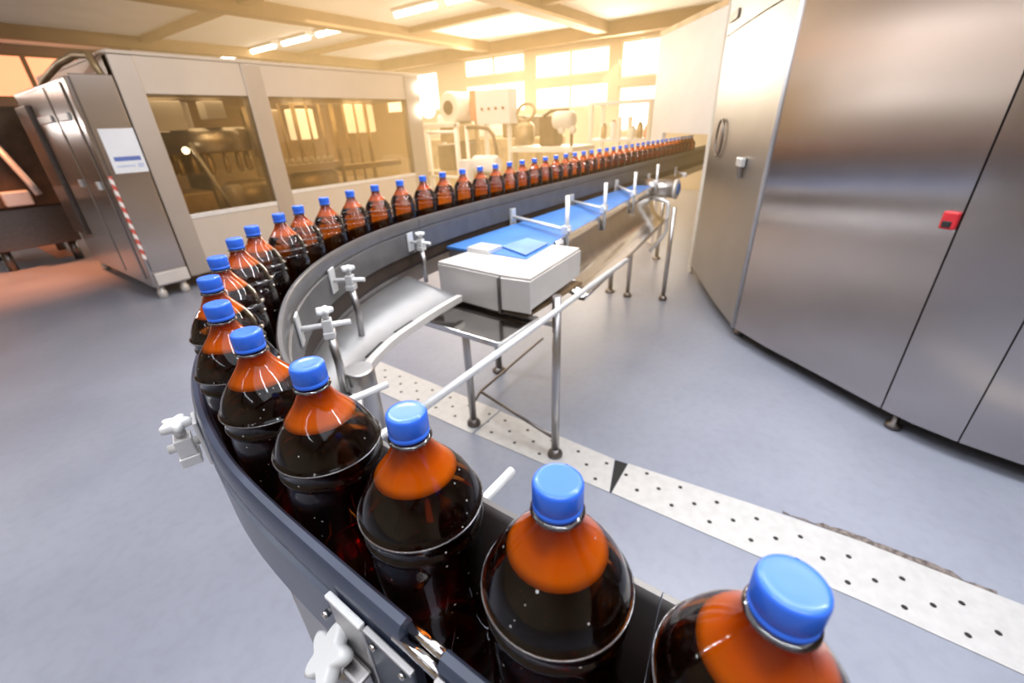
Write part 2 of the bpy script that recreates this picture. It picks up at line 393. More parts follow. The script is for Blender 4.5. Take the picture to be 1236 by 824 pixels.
conv = thing('bottle_conveyor', 'long dark-railed conveyor curving from the front to the far right, carrying the beer bottles', 'conveyor', (.165, .36, 0))
S_END = cum[-1]
def rail(side, s0, s1, name='guide_rail', top=0.0):
    pp, nn = stretch(s0, s1); sg = side
    q = [Vector((p[0], p[1], rail_top(p) - 1.12 + top)) for p in pp]
    prof = [(.0555, .985), (.0555, 1.112), (.0568, 1.117), (.060, 1.12), (.066, 1.119), (.0695, 1.114), (.0695, 1.079), (.066, 1.076), (.066, 1.073), (.0725, 1.070), (.0725, .985)]
    o = MB().sweep([(u * sg, z) for u, z in prof], q, nn).build(name, M['rail'] if side < 0 else M['rail_in'], conv)
    for p_ in o.data.polygons: p_.use_smooth = len(p_.vertices) == 4
    md = o.modifiers.new('e', 'EDGE_SPLIT'); md.split_angle = .62
    return o
s_joint = s_of(.165, .190); s_j2 = s_of(.165, .152)
rail(-1, s_joint, S_END - .03)
rail(-1, 0, s_j2)
sA = s_of(.165, .035); sB = s_of(1.25, 1.49)
rail(1, sA + .0012, sB); rail(1, sB + .003, S_END - .03); rail(1, 0, sA)
# spliced section: two bright rods bridge the gap in the near rail, a bolted plate covers it
p, n = at_s((s_joint + s_j2) / 2)
MB().tube([(p.x - .0585, .142, 1.107), (p.x - .0585, .198, 1.107)], .0045).build('splice_rod', M['steel_shiny'], conv)
MB().tube([(p.x - .0665, .142, 1.100), (p.x - .0665, .198, 1.100)], .0052).build('splice_rod', M['steel_shiny'], conv)
# the second rail section has a raised bright edge
MB().box((.0895, -.3, 1.08), (.0945, .148, 1.108)).build('edge_strip', M['steel_sheet'], conv, .001)
sp = MB().box((.0878, .172, .992), (.0922, .229, 1.0865)).build('splice_plate', M['rail_low'], conv, .0015)
MB().box((.0868, .172, 1.0868), (.0922, .229, 1.0905)).build('top_edge', M['steel_sheet'], sp, .001)
for y, z in ((.183, 1.078), (.218, 1.078), (.183, 1.012), (.218, 1.012)):
    MB().lathe([(.0035, 0), (.003, .003), (.0012, .0036)], (.0878, y, z), 10, (-1, 0, 0)).build('bolt', M['steel_shiny'], sp)
mp_ = MB().box((.0872, .232, .992), (.0922, .281, 1.0855)).build('mount_plate', M['steel_sheet'], conv, .0015)
MB().box((.0855, .232, 1.0858), (.0922, .281, 1.0905)).build('top_edge', M['knob'], mp_, .0015)
MB().lathe([(.004, 0), (.004, .006), (.0015, .0066)], (.0925, .305, 1.035), 10, (-1, 0, 0)).build('bolt', M['steel_shiny'], conv)
# running chain and the frame under it
pp, nn = stretch(0, S_END - .02)
MB().sweep([(-.055, BELT - .012), (-.055, BELT), (.055, BELT), (.055, BELT - .012)], [Vector((p[0], p[1], 0)) for p in pp], nn).build('chain_belt', M['chain'], conv)
for sg in (-1, 1):
    MB().sweep([(sg * .0565, BELT + .001), (sg * .0565, .9848), (sg * .061, .9848), (sg * .061, BELT + .001)], [Vector((p[0], p[1], 0)) for p in pp], nn).build('gap_strip', M['gap_dark'], conv)  # dark strip added to fill the shaded gap below the rail
    MB().sweep([(sg * .036, .84), (sg * .036, .912), (sg * .042, .912), (sg * .042, .84)], [Vector((p[0], p[1], 0)) for p in pp], nn).build('side_frame', M['steel'], conv)
# stainless skirt plate along the inside of the bend, with a raised lip
s0, s1 = s_of(.235, .75), s_of(1.16, 1.47)
pp, nn = stretch(s0, s1)
edge = spline([(.45, .83), (.50, .90), (.56, .962), (.617, 1.005), (.69, 1.042), (.765, 1.072), (.9, 1.105), (1.056, 1.134), (1.175, 1.148)], 6)
ei = [edge[min(len(edge) - 1, round(k * (len(edge) - 1) / (len(pp) - 1)))] for k in range(len(pp))]
vs = []
for a, m, e in zip(pp, nn, ei): vs += [(a.x + m.x * .044, a.y + m.y * .044, .885), (e.x, e.y, .840)]
o = MB().add(vs, [(2 * i, 2 * i + 1, 2 * i + 3, 2 * i + 2) for i in range(len(pp) - 1)], True).build('skirt_plate', M['skirt'], conv)
md = o.modifiers.new('t', 'SOLIDIFY'); md.thickness = .003
en = []
for k in range(len(edge)):
    t = (edge[min(k + 1, len(edge) - 1)] - edge[max(k - 1, 0)]).normalized(); en.append(Vector((t.y, -t.x)))
MB().sweep([(0, .822), (0, .849), (.024, .849), (.024, .822)], [Vector((p[0], p[1], 0)) for p in edge], en).build('skirt_lip', M['cover'], conv, .002)
for f in (.28, .5, .72):
    k = int(f * (len(edge) - 1)); a, m = edge[k], en[k]; t = Vector((-m.y, m.x))
    MB().obox((a.x - m.x * .006, a.y - m.y * .006, .8465), (m.x, m.y, 0), (t.x, t.y, 0), (0, 0, 1), (.005, .05, .0012)).build('slot', M['black'], conv)
# round column that carries the bend
pc = MB().lathe([(.040, .62), (.040, .893), (.036, .9)], (.535, .905, 0), 28).build('support_column', M['steel'], conv)
# legs of the conveyor
for (x, y) in ((.165, .06), (.165, .62), (.60, 1.22), (1.9, 1.543), (3.63, 1.543), (4.9, 1.543)):
    lg = MB().tube([(x, y, .02), (x, y, .84)], .022, 14).build('leg', M['steel'], conv)
    MB().lathe([(.045, .001), (.045, .012), (.024, .03)], (x, y, 0), 18).build('foot', M['steel_dark'], lg)
# curved stainless bracket under the near rail
br = MB(); vs = []
for k in range(9):
    z = .90 - .045 * k; y0 = .50 + .012 * math.sin(PI * k / 8)
    vs += [(.118, y0, z), (.119, .27, z)]
bo = br.add(vs, [(2 * i, 2 * i + 1, 2 * i + 3, 2 * i + 2) for i in range(8)], True).build('bracket', M['steel_sheet'], conv); md = bo.modifiers.new('t', 'SOLIDIFY'); md.thickness = .004

def star_prof(c, axis, r=.022, h=.012, lobes=5, up=None):
    """star knob: lobed disc along axis"""
    c = Vector(c); az = Vector(axis).normalized(); ax = (Vector(up) if up else az.orthogonal()); ax = (ax - az * ax.dot(az)).normalized(); ay = az.cross(ax)
    n = 50; vs = []; fs = []
    lay = [(0, .80), (.15, .97), (.5, 1), (.85, .97), (1, .82)]
    for hh, sc in lay:
        for k in range(n):
            a = 2 * PI * k / n; rr = r * (.80 + .20 * math.cos(lobes * a)) * sc
            vs.append(c + az * (hh - .5) * h + (ax * math.cos(a) + ay * math.sin(a)) * rr)
    for i in range(len(lay) - 1):
        for k in range(n): fs.append((i * n + k, i * n + (k + 1) % n, (i + 1) * n + (k + 1) % n, (i + 1) * n + k))
    m = MB().add(vs, fs, True); m.f += [tuple(range(n - 1, -1, -1)), tuple((len(lay) - 1) * n + k for k in range(n))]; m.sm += [False, False]
    m.tube([c - az * (h * .5 + .012), c - az * h * .45], r * .36, 12)
    return m

def rail_clamp(s, side, z, reach, out=.02, plate=True, knob='top', drop=None, kind='rail_clamp'):
    """clamp on a guide rail: face plate, horizontal rod out along the normal, split block, star knob"""
    p, n = at_s(s); n3 = Vector((n.x, n.y, 0)) * side; t3 = Vector((-n.y, n.x, 0)); b = Vector((p.x, p.y, z))
    w = b + n3 * .0735
    root = MB().obox(w + n3 * .003, n3, t3, (0, 0, 1), (.003, .019, .038)).build(kind, M['rod'], conv, .002)
    MB().tube([w + n3 * .006, w + n3 * reach], .0065, 12).build('rod', M['rod'], root)
    c = w + n3 * (reach * .55)
    MB().obox(c, n3, t3, (0, 0, 1), (.011, .013, .015)).obox(c + Vector((0, 0, -.023)), n3, t3, (0, 0, 1), (.013, .015, .008)).build('block', M['rod'], root, .002)
    if knob == 'top': star_prof(c + Vector((0, 0, .036)), (0, 0, 1), .021, .013).build('star_knob', M['knob'], root)
    if drop:
        a = c + Vector((0, 0, -.027)); e = Vector((a.x, a.y, drop))
        MB().tube([a, a.lerp(e, .5) + n3 * .004, e], .010, 12).build('post', M['steel'], root)
    return root
s_k1 = s_of(.37, .975); s_k2 = s_of(.64, 1.245); s_k3 = s_of(1.17, 1.465)
rail_clamp(s_k1, 1, 1.048, .115, drop=.862)
rail_clamp(s_k2, 1, 1.048, .100, drop=.862)
rail_clamp(s_k3, 1, 1.03, .10, drop=.862)
rail_clamp(s_of(.195, .665), -1, 1.05, .045)
# rods that stick out from the near inner rail
for y, l in ((.585, .115), (.455, .06), (.25, .085)):
    p, n = at_s(s_of(.165 if y < .5 else .19, y)); n3 = Vector((n.x, n.y, 0)); w = Vector((p.x, p.y, 1.062)) + n3 * .0735
    r0 = MB().obox(w + n3 * .005, n3, (-n.y, n.x, 0), (0, 0, 1), (.005, .008, .010)).build('rod_socket', M['knob'], conv, .002)
    MB().tube([w + n3 * .008, w + n3 * l], .006, 12).build('rod', M['rod'], r0)
# big star knob and clamp block of the near support
ck = Vector((.071, .272, 1.032))
root = MB().obox((.078, .248, 1.008), (1, 0, 0), (0, 1, 0), (0, 0, 1), (.008, .016, .020)).build('rail_clamp', M['steel'], conv, .003)
star_prof(ck, (-.55, .25, .75), .0275, .015, 5, (0, 1, .2)).build('star_knob', M['knob'], root)
MB().tube([ck - Vector((-.55, .25, .75)) * .010, (.075, .25, 1.01)], .012, 16).build('spindle', M['steel'], root)
MB().tube([(.066, .235, 1.0), (.066, .235, .80)], .011, 16).build('post', M['steel'], root)
star_prof((.060, .222, .985), (-.6, 0, .6), .016, .010, 5).build('star_knob', M['knob'], root)
# clamps along the straight run: face plate, cross rod, upright
for (x, zp, xe, ye, ze, zt, zb) in ((2.0, .985, 1.80, 1.005, .995, 1.15, .87), (2.68, .97, 2.35, 1.07, 1.0, 1.14, .88), (3.42, .98, 2.98, 1.145, .995, 1.134, .866), (4.15, .955, 3.64, 1.22, .985, 1.125, .89), (4.95, .94, 4.5, 1.24, .96, 0, 0)):
    root = MB().box((x - .02, 1.452, zp - .045), (x + .02, 1.4695, zp + .045)).build('rail_clamp', M['rod'], conv, .002)
    a, b = Vector((x, 1.453, zp)), Vector((xe, ye, ze)); e = b + (b - a).normalized() * .035
    MB().tube([a, e], .010, 12).build('rod', M['rod'], root)
    if zt: MB().tube([(xe, ye - .004, zb), (xe, ye - .004, zt)], .010, 12).build('upright', M['rod'], root)
    MB().box((xe - .018, ye - .018, ze - .02), (xe + .018, ye + .018, ze + .02)).build('block', M['rod'], root, .003)

# ------------------------------------------------------------------ the bottles
def make_bottle(label):
    t = thing('beer_bottle', label, 'bottle', (0, 0, 0), 'beer bottles riding the conveyor')
    prof = [(.030, .001), (.042, .002), (.047, .008), (.049, .02), (.0495, .07), (.0482, .076), (.0495, .082), (.0495, .15), (.0482, .156), (.0495, .162), (.0497, .205),
            (.0490, .213), (.0486, .221), (.0494, .2248), (.0506, .2262), (.0510, .2275), (.0505, .2288), (.0492, .2300), (.0484, .233), (.0487, .237), (.0492, .2415), (.0498, .2428), (.0513, .2440), (.0519, .2455), (.0513, .2470), (.0496, .2482), (.0486, .2510),
            (.0458, .2600), (.0410, .2690), (.0355, .2770), (.0300, .2840), (.0245, .2910), (.0195, .2980), (.0160, .3045), (.0142, .3095), (.0135, .3115)]
    MB().lathe(prof, n=40).build('shell', M['shell'], t)
    L = .279
    inn = [(max(.002, r - .0016), z + .001) for r, z in prof]
    lo = [q for q in inn if q[1] < L]; hi = [q for q in inn if q[1] > L]
    r0, z0 = lo[-1]; r1, z1 = hi[0]; rl = r0 + (r1 - r0) * (L - z0) / (z1 - z0)
    MB().lathe(lo + [(rl, L)], n=32).build('beer', M['beer'], t)
    MB().lathe([(rl, L + .0002)] + hi, n=32).build('headspace', M['foam'], t)
    MB().lathe([(.0136, .3105), (.0168, .3112), (.0172, .3122), (.0168, .3132), (.0136, .314)], n=28).build('neck_ring', M['ring'], t)
    for z, r in ((.2455, .0516),):
        MB().tube([(r * math.cos(2 * PI * k / 48), r * math.sin(2 * PI * k / 48), z) for k in range(49)], .0008, 6, False).build('shoulder_ridge', M['ridge'], t)  # extra glossy ring, added so the ridge shows a bright highlight line
    # cap: knurled skirt, tamper band, slightly domed top
    n = 96; vs = []; fs = []
    lay = [(.0150, .3150, 0), (.0155, .3155, 0), (.0156, .3188, 0), (.0151, .3192, 0), (.0151, .3197, 0), (.0157, .3203, 1), (.0157, .3325, 1), (.0152, .3345, .5), (.0143, .3356, 0), (.0120, .3360, 0), (.0095, .3357, 0), (.004, .3357, 0)]
    for r, z, kn in lay:
        for k in range(n): 
            rr = r - (.00045 * kn if k % 2 else 0); a = 2 * PI * k / n; vs.append((rr * math.cos(a), rr * math.sin(a), z))
    for i in range(len(lay) - 1):
        for k in range(n): fs.append((i * n + k, i * n + (k + 1) % n, (i + 1) * n + (k + 1) % n, (i + 1) * n + k))
    m = MB().add(vs, fs, True); m.f += [tuple(range(n - 1, -1, -1)), tuple((len(lay) - 1) * n + k for k in range(n))]; m.sm += [False, False]
    m.build('cap', M['cap'], t)
    return t
caps_xy = [(.171, -.025), (.166, .095), (.163, .224), (.163, .360), (.165, .486), (.187, .609), (.231, .742), (.293, .864), (.378, .992), (.461, 1.092), (.58, 1.196), (.679, 1.273), (.813, 1.351), (.955, 1.413), (1.096, 1.462), (1.248, 1.478), (1.405, 1.514), (1.549, 1.532), (1.699, 1.541)]
pos = [Vector(c) for c in caps_xy]
x = 1.84
while x < 5.8: pos.append(Vector((x, 1.543))); x += .128
def bottle_label(i, n):
    if i == 0: return 'nearest beer bottle, blue-capped, cut off by the bottom edge of the photo at right'
    if i == n - 1: return 'farthest blue-capped beer bottle, last in the row beside the white panel'
    return 'amber beer bottle with blue cap, %s in the row counting from the nearest one' % ordinal(i + 1)
proto = make_bottle(bottle_label(0, len(pos)))
for i, q in enumerate(pos):
    pc_, nc_ = at_s(s_of(q.x, q.y)); off = max(-.003, min(.003, (q - pc_).dot(nc_))); q = pc_ + nc_ * off
    if i == 0: t = proto
    else:
        t = proto.copy(); C.objects.link(t)
        for ch in proto.children:
            c = ch.copy(); C.objects.link(c); c.parent = t
        t['label'] = bottle_label(i, len(pos))
    t.location = (q.x, q.y, BELT + .0005)
    t.rotation_euler = (0, 0, random.uniform(0, 6.28))

# ------------------------------------------------------------------ blue belt conveyor beside it
bc = thing('belt_conveyor', 'stainless belt conveyor with blue belt and pale end cover on thin legs', 'conveyor', (1.4, 1.1, 0))
def yr(x): return 1.0 + .125 * (x - 1.6)
BZ = .955
MB().prism([(1.42, yr(1.42)), (3.72, yr(3.72)), (3.72, 1.425), (1.42, 1.425)], BZ - .012, BZ).build('belt', M['blue_belt'], bc)
MB().prism([(1.42, yr(1.42) + .01), (3.7, yr(3.7) + .01), (3.7, 1.415), (1.42, 1.415)], .86, BZ - .014).build('bed', M['steel'], bc)
# curved side sheet that falls from the belt edge to the drip gutter
prof = [(0.0, BZ + .004), (-.014, BZ + .004), (-.016, .90), (-.022, .84), (-.045, .775), (-.085, .73), (-.14, .705), (-.165, .705), (-.168, .725)]
vs = []; N = 14
for i in range(N + 1):
    X = 1.70 + (3.66 - 1.70) * i / N
    vs += [(X, yr(X) + u, z) for u, z in prof]
k = len(prof)
sh = MB().add(vs, [(i * k + j, (i + 1) * k + j, (i + 1) * k + j + 1, i * k + j + 1) for i in range(N) for j in range(k - 1)], True)
o = sh.build('side_sheet', M['steel_shiny'], bc); md = o.modifiers.new('t', 'SOLIDIFY'); md.thickness = .003
# pale cover over the belt's near end
cv = MB()
cv.prism([(1.215, .955), (1.23, .83), (1.69, .875), (1.69, 1.03), (1.46, 1.03), (1.46, 1.28), (1.225, 1.29)], .942, .952)
cv.prism([(1.212, .962), (1.222, .962), (1.232, 1.29), (1.222, 1.29)], .80, .942)
cv.prism([(1.205, .95), (1.222, .826), (1.232, .828), (1.215, .952)], .815, .942)
cv.prism([(1.222, .826), (1.69, .868), (1.69, .876), (1.224, .834)], .83, .942)
o = cv.build('end_cover', M['cover'], bc, .002)
MB().box((1.2, .948, .80), (1.216, .962, .94)).build('seam_strip', M['steel_dark'], o)
MB().prism([(1.45, 1.0), (1.66, 1.02), (1.70, 1.16), (1.52, 1.18)], BZ + .004, BZ + .008).build('blue_sheet', M['blue_flap'], o)
MB().box((1.40, 1.16, .952), (1.5, 1.28, .972)).build('belt_scraper', M['rod'], o)
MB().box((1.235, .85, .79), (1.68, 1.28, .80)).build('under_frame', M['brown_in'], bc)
# drip pan in front of the cover
pn = MB().box((1.0, .81, .775), (1.255, 1.20, .78))
for a, b in (((1.0, .81), (1.005, 1.2)), ((1.25, .81), (1.255, 1.2))): pn.box((a[0], a[1], .78), (b[0], b[1], .797))
for y in (.81, 1.195): pn.box((1.005, y, .78), (1.25, y + .005, .797))
pn.build('drip_pan', M['steel_shiny'], bc, .001)
# legs
for (x, y, z) in ((1.406, .822, .83), (1.374, 1.315, .80), (3.68, 1.06, .80), (3.6, 1.36, .86)):
    fz = .0042 if x < 2 else 0
    lg = MB().tube([(x, y, .02), (x, y, z)], .019, 14).build('leg', M['steel'], bc)
    MB().lathe([(.036, fz + .0003), (.036, .02), (.018, .045)], (x, y, 0), 18).build('foot', M['steel_dark'], lg)
MB().tube([(.60, .80, .752), (2.06, .80, .812)], .013, 12).build('guard_bar', M['rod'], bc)
MB().tube([(1.406, .822, .70), (1.374, 1.315, .70)], .012, 10).build('brace', M['steel'], bc)
MB().tube([(1.374, 1.32, .12), (1.53, 1.39, .10), (2.29, 1.45, .10)], .008, 10).build('brace', M['steel_dark'], bc)
MB().tube([(1.53, 1.39, .10), (1.41, .83, .10)], .008, 10).build('brace', M['steel_dark'], bc)
# drum at the far end and the bent pipe in front of it
dr = MB().lathe([(.075, 0), (.078, .01), (.078, .02), (.06, .028)], (3.76, 1.10, .93), 24, (0, -1, 0)).build('drum_plate', M['cover'], bc)
MB().lathe([(.045, 0), (.045, .006)], (3.76, 1.072, .93), 20, (0, -1, 0)).build('drum_hub', M['blue_belt'], dr)
MB().lathe([(.07, 0), (.07, .30)], (3.76, 1.105, .93), 20, (0, 1, 0)).build('drum', M['steel'], dr)
MB().tube([(3.70, 1.30, .865), (3.70, 1.16, .845), (3.70, 1.125, .83), (3.70, 1.115, .79), (3.70, 1.112, .60), (3.68, 1.13, .55), (3.60, 1.2, .44)], .017, 12).build('bent_pipe', M['rod'], bc)

# ------------------------------------------------------------------ stainless machine on the right
rm = thing('bottling_machine', 'large smooth stainless machine with rounded faceted doors and a red button', 'machine', (3.4, -.6, 0))
TOP = 2.75
A_ = [(4.52, 1.06), (4.05, .845), (3.62, .64), (3.15, .39)]
B_ = [(3.15, .39), (2.95, .165), (2.75, -.11), (2.51, -.43)]
C_ = [(2.51, -.43), (2.44, -.545), (2.38, -.70)]
D_ = [(2.38, -.70), (2.33, -.92), (2.30, -1.25), (2.32, -1.7)]
E_ = [(2.32, -1.7), (2.45, -2.2), (2.8, -2.7)]
def slab(pl, z0, z1, th=.025, e0=0, e1=0):
    """bent vertical panel whose outer face follows the polyline, set back th towards the machine"""
    P = [Vector(p) for p in pl]
    P[0] = P[0] + (P[1] - P[0]).normalized() * e0; P[-1] = P[-1] + (P[-2] - P[-1]).normalized() * e1
    Q = []
    for i, p in enumerate(P):
        t = (P[min(i + 1, len(P) - 1)] - P[max(i - 1, 0)]).normalized(); Q.append(p + Vector((-t.y, t.x)) * th)
    n = len(P); vs = [(*p, z) for z in (z0, z1) for p in P] + [(*q, z) for z in (z0, z1) for q in Q]
    fs = []
    for i in range(n - 1):
        fs += [(i, i + 1, n + i + 1, n + i), (2 * n + i + 1, 2 * n + i, 3 * n + i, 3 * n + i + 1), (i + 1, i, 2 * n + i, 2 * n + i + 1), (n + i, n + i + 1, 3 * n + i + 1, 3 * n + i)]
    fs += [(0, n, 3 * n, 2 * n), (n - 1, 3 * n - 1, 4 * n - 1, 2 * n - 1)]
    return MB().add(vs, fs, True)
inner = [(4.5, 1.02), (3.66, .60), (3.2, .35), (2.99, .13), (2.8, -.14), (2.57, -.44), (2.45, -.70), (2.39, -1.0), (2.37, -1.7), (2.5, -2.2), (2.85, -2.66), (6.0, -2.66), (6.0, .2), (5.2, 1.0)]
MB().prism(inner, .12, TOP - .02).build('carcass', M['steel_dark'], rm)
def panel(name, pl, z0, z1, m, **k):
    o = slab(pl, z0, z1, **k).build(name, m, rm); 
    md = o.modifiers.new('e', 'EDGE_SPLIT'); md.split_angle = .9
    return o
M['steel_side'] = simple('matt_steel_side', (.42, .40, .385), .42, 1, .04, 2.5)
fac = panel('side_panel', A_, .1, 2.02, M['steel_side'], e1=.0)
panel('side_panel', A_, 2.03, TOP, M['steel_side'])
door = panel('door', B_, .1, TOP, M['steel_door'], e1=.008)
panel('door', C_, .1, TOP, M['steel_door'], e1=.006)
panel('door', D_, .1, TOP, M['steel_door'])
panel('door', E_, .1, TOP, M['steel_door'], e0=.008)
# rounded bright edge where the side panel meets the door
MB().tube([(3.152, .393, .1), (3.152, .393, TOP)], .014, 12).build('edge_trim', M['steel_sheet'], rm)
# red push button on the door
dn = (Vector(B_[3]) - Vector(B_[2])).normalized(); on = Vector((dn.y, -dn.x, 0)); on = on if on.x < 0 else -on
bpos = Vector((2.532, -.402, 1.028))
bt = MB().obox(bpos + on * .010, on, (dn.x, dn.y, 0), (0, 0, 1), (.012, .028, .036)).build('push_button', M['red'], door, .008, 3)
MB().obox(bpos + on * .024 - Vector((0, 0, .014)), on, (dn.x, dn.y, 0), (0, 0, 1), (.004, .016, .012)).build('button_grip', M['black'], bt, .003)
# ring handle and latch on the side panel
da = (Vector(A_[1]) - Vector(A_[2])).normalized(); oa = Vector((da.y, -da.x, 0)); oa = oa if oa.y > 0 else -oa
rc = Vector((4.14, .886, 1.29)) + oa * .02
MB().tube([rc + Vector((da.x, da.y, 0)) * .10 * math.cos(2 * PI * k / 36) + Vector((0, 0, 1)) * .135 * math.sin(2 * PI * k / 36) for k in range(37)], .009, 8, False).build('ring_handle', M['steel_dark'], fac)
lp = Vector((3.52, .592, 1.16)) + oa * .015
la = MB().obox(lp, oa, (da.x, da.y, 0), (0, 0, 1), (.016, .06, .028)).build('latch', M['rod'], fac, .005)
MB().obox(lp - Vector((0, 0, .055)), oa, (da.x, da.y, 0), (0, 0, 1), (.012, .022, .05)).build('lever', M['steel'], la, .004)
MB().obox(Vector((4.32, .974, 2.13)) + oa * .006, oa, (da.x, da.y, 0), (0, 0, 1), (.006, .12, .03)).build('vent_slot', M['steel_dark'], fac, .002)
for x, y in ((3.28, .36), (2.53, -.50), (4.3, .85), (2.42, -1.3), (5.6, .2), (5.6, -2.4), (3.2, -2.4)):
    MB().lathe([(.035, .001), (.035, .025), (.016, .035), (.016, .121)], (x, y, 0), 16).build('foot', M['steel_dark'], rm)

# white partition the bottles run into
pt = thing('partition_panel', 'plain white upright panel where the bottle row ends, beside the stainless machine', 'panel', (5.15, 1.55, 0))
def pxy(t): return (4.60 + 1.05 * t, 1.09 + .9 * t)
def pseg(t0, t1, z0, z1):
    a, b = pxy(t0), pxy(t1); nx, ny = .026, -.030
    return MB().prism([a, b, (b[0] + nx, b[1] + ny), (a[0] + nx, a[1] + ny)], z0, z1)
q = pseg(0, 1.06, 1.30, 2.26); q2 = pseg(0, .03, .02, 1.30); q3 = pseg(.80, 1.06, .02, 1.30)
for z in (q2, q3): q.add(z.v, z.f)
q.build('panel', M['white_metal'], pt)
a = pxy(-.012); MB().box((a[0] - .03, a[1] - .02, .0), (a[0] + .012, a[1] + .012, 2.28)).build('edge_post', M['cream'], pt, .004)
a, b = pxy(.0), pxy(1.06)
MB().prism([a, b, (b[0] + .05, b[1] - .05), (a[0] + .05, a[1] - .05)], 2.262, 2.31).build('top_rail', M['gold'], pt)

# ------------------------------------------------------------------ floor drain
def drain_mat(name, x0, y0):
    """plate with small dark holes in staggered threes: hole i of each three at x0 - .06 i, y0 - .075 i, repeated every .15"""
    m = simple(name, (.62, .605, .59), .42, .15, .05, 25, bump=.1); nt = m.node_tree; b = nt.nodes['Principled BSDF']; N, L = nt.nodes, nt.links
    def op(o, *a):
        r = N.new('ShaderNodeMath'); r.operation = o
        for k, v in enumerate(a):
            if isinstance(v, (int, float)): r.inputs[k].default_value = v
            else: L.new(v, r.inputs[k])
        return r.outputs[0]
    tc = N.new('ShaderNodeTexCoord'); sx = N.new('ShaderNodeSeparateXYZ'); L.new(tc.outputs['Object'], sx.inputs[0]); X, Y = sx.outputs[0], sx.outputs[1]
    i = op('MINIMUM', op('MAXIMUM', op('ROUND', op('DIVIDE', op('SUBTRACT', x0, X), .06)), 0), 2)
    dx = op('SUBTRACT', X, op('SUBTRACT', x0, op('MULTIPLY', i, .06)))
    yy = op('SUBTRACT', Y, op('SUBTRACT', y0, op('MULTIPLY', i, .075)))
    dy = op('SUBTRACT', op('FLOORED_MODULO', op('ADD', yy, .075), .15), .075)
    d = op('SQRT', op('ADD', op('MULTIPLY', dx, dx), op('MULTIPLY', dy, dy)))
    h = op('LESS_THAN', d, .009)
    old = b.inputs['Base Color'].links[0].from_socket; mx = N.new('ShaderNodeMixRGB'); mx.inputs[2].default_value = (.02, .018, .018, 1)
    L.new(h, mx.inputs[0]); L.new(old, mx.inputs[1]); L.new(mx.outputs[0], b.inputs['Base Color']); return m
def drain(poly, rows, label):
    t = thing('drain_cover', label, 'drain', (poly[0][0], poly[0][1], 0), 'drain cover plates in the floor')
    MB().prism(poly, .0005, .004).build('plate', drain_mat('drain_plate', rows[0] - poly[0][0], rows[1] - poly[0][1]), t)
    return t
R = lambda x0, y0, n: (x0, y0)
drain([(1.335, .495), (1.36, -.40), (1.352, -1.6), (1.63, -1.6), (1.632, -.38), (1.60, .0), (1.545, .505)], R(1.53, .41, 13), 'pale perforated drain plate at lower right, widest and nearest of the three')
drain([(1.312, 1.262), (1.332, .505), (1.536, .570), (1.545, 1.262)], R(1.49, 1.19, 4), 'pale perforated drain plate in the middle, under the thin conveyor leg')
drain([(1.29, 3.0), (1.305, 1.272), (1.548, 1.272), (1.55, 3.0)], R(1.49, 2.95, 11), 'pale perforated drain plate farthest along the gutter, behind the bent conveyor tray')
struct(MB().prism([(1.335, .497), (1.545, .507), (1.536, .568), (1.332, .503)], .0004, .0012).build('trim_9', M['hole']))
cr = []; up_ = []
for k in range(24):
    y = -.12 - .62 * k / 23; xe = 1.611 + .021 * min(1, (0 - y) / .38)
    cr.append((xe + .003, y)); up_.append((xe + .006 + .012 * random.random() + (.016 if 4 < k < 20 else 0), y))
struct(MB().prism(cr + up_[::-1], .0004, .002).build('trim_10', M['crack']))
# orange line on the floor at far left
struct(MB().prism([(1.02, 8.7), (1.22, 8.7), (1.22, 14.4), (1.02, 14.4)], .0005, .002).build('trim_11', M['orange_paint']))

# ------------------------------------------------------------------ long glazed machine on the left
lm = thing('filling_machine', 'long filling machine with big windows in a pale steel frame, behind the bottle row', 'machine', (3.2, 6.2, 0))
FY = 5.35
MB().box((1.53, FY + .03, .14), (5.1, 8.0, .66)).build('base', M['steel'], lm)
MB().box((1.52, FY, .16), (5.12, FY + .03, .70)).build('lower_panel', M['machine_panel'], lm, .004)
MB().box((1.52, FY, 1.82), (5.12, 8.0, 2.12)).build('header', M['machine_panel'], lm, .006)
MB().box((1.52, FY - .012, 2.12), (5.12, 8.0, 2.15)).build('roof_edge', M['machine_panel'], lm, .004)
for (x0, x1) in ((1.52, 1.71), (2.62, 2.83), (4.83, 5.10)):
    MB().box((x0, FY - .012, .14), (x1, FY + .12, 2.118)).build('post', M['machine_post'], lm, .008)
MB().box((1.71, FY - .008, .70), (2.62, FY + .08, .745)).build('sill', M['rod'], lm, .004)
MB().box((2.83, FY - .008, .80), (4.83, FY + .08, .84)).build('sill', M['rod'], lm, .004)
MB().box((2.83, FY, .70), (4.83, FY + .03, .80)).build('lower_panel', M['machine_panel'], lm)
MB().box((1.71, FY + .02, .745), (2.62, FY + .028, 1.82)).build('window_pane', M['glass'], lm)
MB().box((2.83, FY + .02, .84), (4.83, FY + .028, 1.82)).build('window_pane', M['glass'], lm)
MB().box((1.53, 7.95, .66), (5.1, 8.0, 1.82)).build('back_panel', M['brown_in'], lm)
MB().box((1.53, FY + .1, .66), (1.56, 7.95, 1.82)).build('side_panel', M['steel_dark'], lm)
MB().box((1.56, 5.5, .66), (5.1, 7.95, .70)).build('deck', M['brown_in'], lm)
